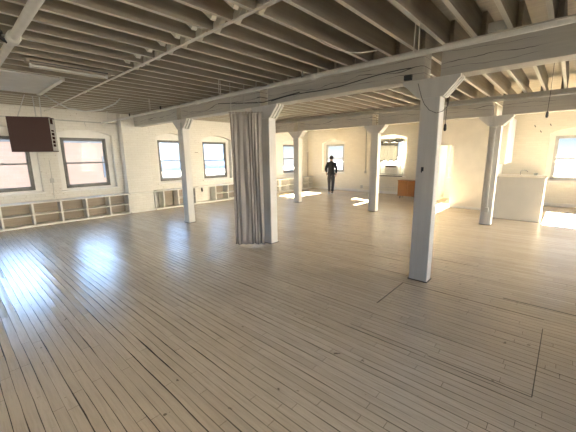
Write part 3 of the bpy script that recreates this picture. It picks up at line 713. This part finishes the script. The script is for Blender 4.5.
def hand(w, sgn):
    b = len(V); wi = [i for i, v in enumerate(V) if v == w][0]
    palm = Vector(w)+Vector((0.0, 0.02, -0.05)); V.append(tuple(palm)); Rd.append((0.034, 0.02)); Ed.append((wi, b))
    for k in range(4):
        o0 = palm+Vector((0, -0.026+0.018*k, -0.035)); ln_ = (0.030, 0.036, 0.034, 0.027)[k]
        i0 = len(V); V.append(tuple(o0)); V.append(tuple(o0+Vector((0.006*-sgn, 0.004, -ln_)))); V.append(tuple(o0+Vector((0.02*-sgn, 0.008, -ln_*1.8))))
        Rd.extend([0.010, 0.009, 0.008]); Ed.extend([(b, i0), (i0, i0+1), (i0+1, i0+2)])
    i0 = len(V); t0 = palm+Vector((-0.012*sgn, 0.035, -0.004)); V.append(tuple(t0)); V.append(tuple(t0+Vector((-0.012*sgn, 0.022, -0.035)))); Rd.extend([0.012, 0.009]); Ed.extend([(b, i0), (i0, i0+1)])
hand(wrL, -1); hand(wrR, 1)
# head on the neck
hb_ = len(V)
V += [(0, 0.03, 1.60), (0, 0.03, 1.68), (0, 0.02, 1.725)]; Rd += [(0.07, 0.082), (0.078, 0.092), (0.055, 0.062)]; Ed += [(4, hb_), (hb_, hb_+1), (hb_+1, hb_+2)]
person = skin('person', V, Ed, Rd, 'skin')
tag(person, 'person in black top and charcoal jeans walking away towards the far window', 'person')
# face details and ears
m = MB()
for s in (-1, 1): m.ball(PR @ Vector((s*0.083, 0.02, 1.64)), (0.014, 0.018, 0.032), 10)
m.ball(PR @ Vector((0, 0.125, 1.635)), (0.014, 0.016, 0.022), 8)
m.build('ear', 'skin', person, True)
m = MB()
for s in (-1, 1): m.ball(PR @ Vector((s*0.032, 0.112, 1.665)), (0.012, 0.012, 0.008), 8)
m.ball(PR @ Vector((0, 0.112, 1.595)), (0.024, 0.01, 0.006), 8)
m.build('face', 'hair', person, True)
m = MB(); m.ball((0, 0, 0), (0.090, 0.104, 0.095), 20)
hm = m.build('hair', 'hair', person, True)
for v in hm.data.vertices:
    c = v.co.copy()
    if c.y > 0.03 and c.z < 0.045: c.y = 0.03
    v.co = PR @ (c+Vector((0, 0.017, 1.668)))
# black top
JV = [(0, 0, 0.90), (0, 0, 1.05), (0, 0, 1.22), (0, 0, 1.38), (0, -0.005, 1.475), (0, 0.01, 1.51), (-0.165, 0.0, 1.40), elL, (-0.220, 0.07, 1.008), (0.165, 0.0, 1.40), elR, (0.219, 0.085, 0.962), (-0.205, -0.04, 1.28), (0.20, -0.015, 1.28)]
JE = [(0, 1), (1, 2), (2, 3), (3, 4), (4, 5), (3, 6), (6, 12), (12, 7), (7, 8), (3, 9), (9, 13), (13, 10), (10, 11)]
JR = [(0.165, 0.145), (0.165, 0.14), (0.175, 0.15), (0.18, 0.15), (0.10, 0.10), 0.072, 0.078, 0.062, 0.046, 0.078, 0.062, 0.046, 0.07, 0.07]
skin('jacket', JV, JE, JR, 'jacket', person, root=1)
TV = [(0, 0, 0.95), (0, 0, 0.88), hipL, (-0.09, 0.05, 0.69), kneeL, (-0.085, -0.01, 0.31), ankL, hipR, (0.085, 0.045, 0.69), kneeR, (0.07, 0.09, 0.28), (0.06, 0.098, 0.10)]
TE = [(0, 1), (1, 2), (2, 3), (3, 4), (4, 5), (5, 6), (1, 7), (7, 8), (8, 9), (9, 10), (10, 11)]
TR = [(0.155, 0.12), (0.15, 0.12), 0.10, 0.093, 0.074, 0.068, 0.058, 0.10, 0.093, 0.074, 0.068, 0.062]
skin('trousers', TV, TE, TR, 'jeans', person, root=1)
def shoe(heel, toe):
    o = skin('shoe', [heel, tuple((Vector(heel)+Vector(toe))/2+Vector((0, 0, 0.005))), toe], [(0, 1), (1, 2)], [(0.042, 0.042), (0.045, 0.042), (0.04, 0.03)], 'shoe', person)
    a = Vector(heel); b = Vector(toe); d = (b-a).normalized(); up = Vector((0, 0, 1)) - d*d.z; up.normalize()
    m = MB()
    P_ = [(a-d*0.05-up*0.042), (a+b)/2-up*0.042, b+d*0.05-up*0.036]
    pts = [PR @ p for p in P_]
    m.tube(pts, 0.04, 10, [0.036, 0.042, 0.03])
    z = sum(p.z for p in pts)/3
    for v in m.bm.verts:
        # flatten the tube into a thin sole
        t = min(range(3), key=lambda i: (pts[i]-v.co).length)
        v.co.z = pts[t].z + (v.co.z-pts[t].z)*0.35
    m.build('sole', 'sole', o, True)
shoe((-0.075, -0.13, 0.125), (-0.075, 0.02, 0.062)); shoe((0.06, 0.10, 0.057), (0.06, 0.26, 0.055))

# ------------------------------------------------------------------ the street outside
struct(MB().box(-80, 60, -60, 90, -7.2, -7.0).build('ground', 'ground'))
def house(name, x0, x1, y0, y1, z1, wallm, label, face, nwin, rows, roof='out_roof'):
    r = empty(name, ((x0+x1)/2, (y0+y1)/2, -7.0), label, 'building')
    MB().box(x0, x1, y0, y1, -7.0, z1).build('wall', wallm, r)
    MB().box(x0-0.2, x1+0.2, y0-0.2, y1+0.2, z1, z1+0.35).build('roof', roof, r)
    for i in range(nwin):
        for zz in rows:
            if face == 'X':
                yy = y0+(i+0.5)*(y1-y0)/nwin
                f = MB().box(x1, x1+0.06, yy-0.55, yy+0.55, zz, zz+1.7).build('window', 'out_roof', r)
                MB().box(x1+0.06, x1+0.07, yy-0.45, yy+0.45, zz+0.1, zz+1.6).build('pane', 'out_blue', f)
            else:
                xx = x0+(i+0.5)*(x1-x0)/nwin
                f = MB().box(xx-0.55, xx+0.55, y0-0.06, y0, zz, zz+1.7).build('window', 'out_pale', r)
                MB().box(xx-0.45, xx+0.45, y0-0.07, y0-0.06, zz+0.1, zz+1.6).build('pane', 'out_blue', f)
    return r
house('brick_building', -40, -28, -14, 11.5, 2.9, 'out_brick', 'pale pink brick building across the street seen through the leftmost windows', 'X', 6, (-3.0, 0.2))
house('blue_building', -46, -36, 13, 36, 6.0, 'out_blue', 'blue grey building seen through the third and fourth windows', 'X', 4, (-1.5, 1.5))
house('low_building', -34, -26, 12.5, 34, -0.2, 'out_pale', 'low pale building with a flat roof seen beyond the fourth window', 'X', 5, (-3.5,), 'out_pale')
house('pale_building', -30, 6, 44, 56, 0.3, 'out_pale', 'long low pale building seen beyond the end wall windows', 'Y', 9, (-4.0,), 'out_pale')

# ------------------------------------------------------------------ sky, sun, daylight through the windows
w = bpy.data.worlds.new('World'); S.world = w; w.use_nodes = True; nt = w.node_tree
bg = nt.nodes['Background']; tc = N(nt, 'ShaderNodeTexCoord'); sp_ = N(nt, 'ShaderNodeSeparateXYZ'); L(nt, tc.outputs['Generated'], sp_.inputs[0])
sky = ramp(nt, sp_.outputs['Z'], [(0.0, (0.98, 0.99, 1.0)), (0.035, (0.60, 0.78, 1.0)), (0.12, (0.36, 0.60, 1.0)), (0.6, (0.28, 0.52, 0.95))])
cn = N(nt, 'ShaderNodeTexNoise', i_Scale=3.0, i_Detail=6.0); mp_ = N(nt, 'ShaderNodeMapping'); mp_.inputs['Scale'].default_value = (1, 1, 3.5)
L(nt, tc.outputs['Generated'], mp_.inputs[0]); L(nt, mp_.outputs[0], cn.inputs['Vector'])
sky = mix(nt, ramp(nt, cn.outputs['Fac'], [(0.50, 0.0), (0.66, 0.4)]), sky, (1.0, 0.99, 0.97))
# bright sky lobes added at right, left and behind to light the room
dt = N(nt, 'ShaderNodeVectorMath', operation='DOT_PRODUCT'); dt.inputs[1].default_value = Vector((1.0, 0.10, 0.14)).normalized()
L(nt, tc.outputs['Generated'], dt.inputs[0])
gl = math_n(nt, 'POWER', math_n(nt, 'MAXIMUM', dt.outputs['Value'], 0.0), 16.0)
st = math_n(nt, 'MULTIPLY_ADD', gl, 45.0, 0.42)
dt2 = N(nt, 'ShaderNodeVectorMath', operation='DOT_PRODUCT'); dt2.inputs[1].default_value = Vector((-0.9, -0.05, 0.55)).normalized()
L(nt, tc.outputs['Generated'], dt2.inputs[0])
st = math_n(nt, 'MULTIPLY_ADD', math_n(nt, 'POWER', math_n(nt, 'MAXIMUM', dt2.outputs['Value'], 0.0), 9.0), 7.5, st)
dt3 = N(nt, 'ShaderNodeVectorMath', operation='DOT_PRODUCT'); dt3.inputs[1].default_value = Vector((0.0, -1.0, 0.25)).normalized()
L(nt, tc.outputs['Generated'], dt3.inputs[0])
st = math_n(nt, 'MULTIPLY_ADD', math_n(nt, 'POWER', math_n(nt, 'MAXIMUM', dt3.outputs['Value'], 0.0), 6.0), 1.8, st)
sky = mix(nt, math_n(nt, 'MINIMUM', math_n(nt, 'MULTIPLY', gl, 1.5), 1.0), sky, (1.0, 0.86, 0.66))
L(nt, sky, bg.inputs[0]); L(nt, st, bg.inputs[1])

sun = bpy.data.lights.new('sun', 'SUN'); sun.energy = 115.0; sun.angle = 0.01; sun.color = (1.0, 0.88, 0.70)
so = bpy.data.objects.new('sun', sun); COL.objects.link(so)
el = math.radians(29.5); dv = Vector((0.006, -math.cos(el), -math.sin(el)))
so.rotation_euler = dv.to_track_quat('-Z', 'Y').to_euler()

def portal(ax, pl, sg, w_):
    l = bpy.data.lights.new('window_daylight', 'AREA'); l.shape = 'RECTANGLE'; l.size = w_[1]-w_[0]+0.1; l.size_y = w_[3]-w_[2]+0.1
    l.cycles.is_portal = True
    o = bpy.data.objects.new('window_daylight', l); COL.objects.link(o)
    c = (w_[0]+w_[1])/2; z = (w_[2]+w_[3])/2; p = pl+sg*0.30
    o.location = (p, c, z) if ax == 'X' else (c, p, z)
    d = Vector((-sg, 0, 0)) if ax == 'X' else Vector((0, -sg, 0))
    o.rotation_euler = d.to_track_quat('-Z', 'Z').to_euler()
for w_ in LW: portal('X', XL, -1, w_)
for w_ in BW_: portal('Y', YB, 1, w_)
for w_ in RW: portal('X', XR, 1, w_)
for w_ in FW: portal('Y', YF, -1, w_)

struct(MB().box(XL-0.42, XR+0.42, YF-0.42, YB+0.42, 3.46, 16.0).build('roof', 'out_roof'))  # unseen mass added above the room to shade the houses outside
struct(MB().box(9.0, 22.0, 17.0, 60.0, -7.0, 22.0).build('shade_building', 'out_pale'))  # unseen building added to keep the right sky glow off the houses
struct(MB().box(XL-0.42, XR+0.42, YF-0.42, YB+0.42, -7.0, -0.26).build('wall_outer.001', 'out_pale'))
# ------------------------------------------------------------------ camera
cam = bpy.data.cameras.new('camera'); co_ = bpy.data.objects.new('camera', cam); COL.objects.link(co_)
yaw, pit, rol, foc = 0.7334, 0.1941, -0.0122, 309.31
fw = Vector((-math.sin(yaw)*math.cos(pit), math.cos(yaw)*math.cos(pit), -math.sin(pit)))
rt = Vector((math.cos(yaw), math.sin(yaw), 0)); up = rt.cross(fw)
r2 = rt*math.cos(rol)+up*math.sin(rol); u2 = -rt*math.sin(rol)+up*math.cos(rol)
co_.matrix_world = Matrix(((r2.x, u2.x, -fw.x, 0), (r2.y, u2.y, -fw.y, 0), (r2.z, u2.z, -fw.z, 1.8), (0, 0, 0, 1)))
cam.sensor_fit = 'HORIZONTAL'; cam.sensor_width = 36.0; cam.lens = 36.0*foc/576.0; cam.clip_start = 0.02; cam.clip_end = 300
S.camera = co_
vs = S.view_settings; vs.view_transform = 'Standard'; vs.look = 'None'; vs.gamma = 1.0; vs.use_curve_mapping = False; vs.exposure = 1.52
S.cycles.max_bounces = 10; S.cycles.diffuse_bounces = 6; S.cycles.transparent_max_bounces = 12
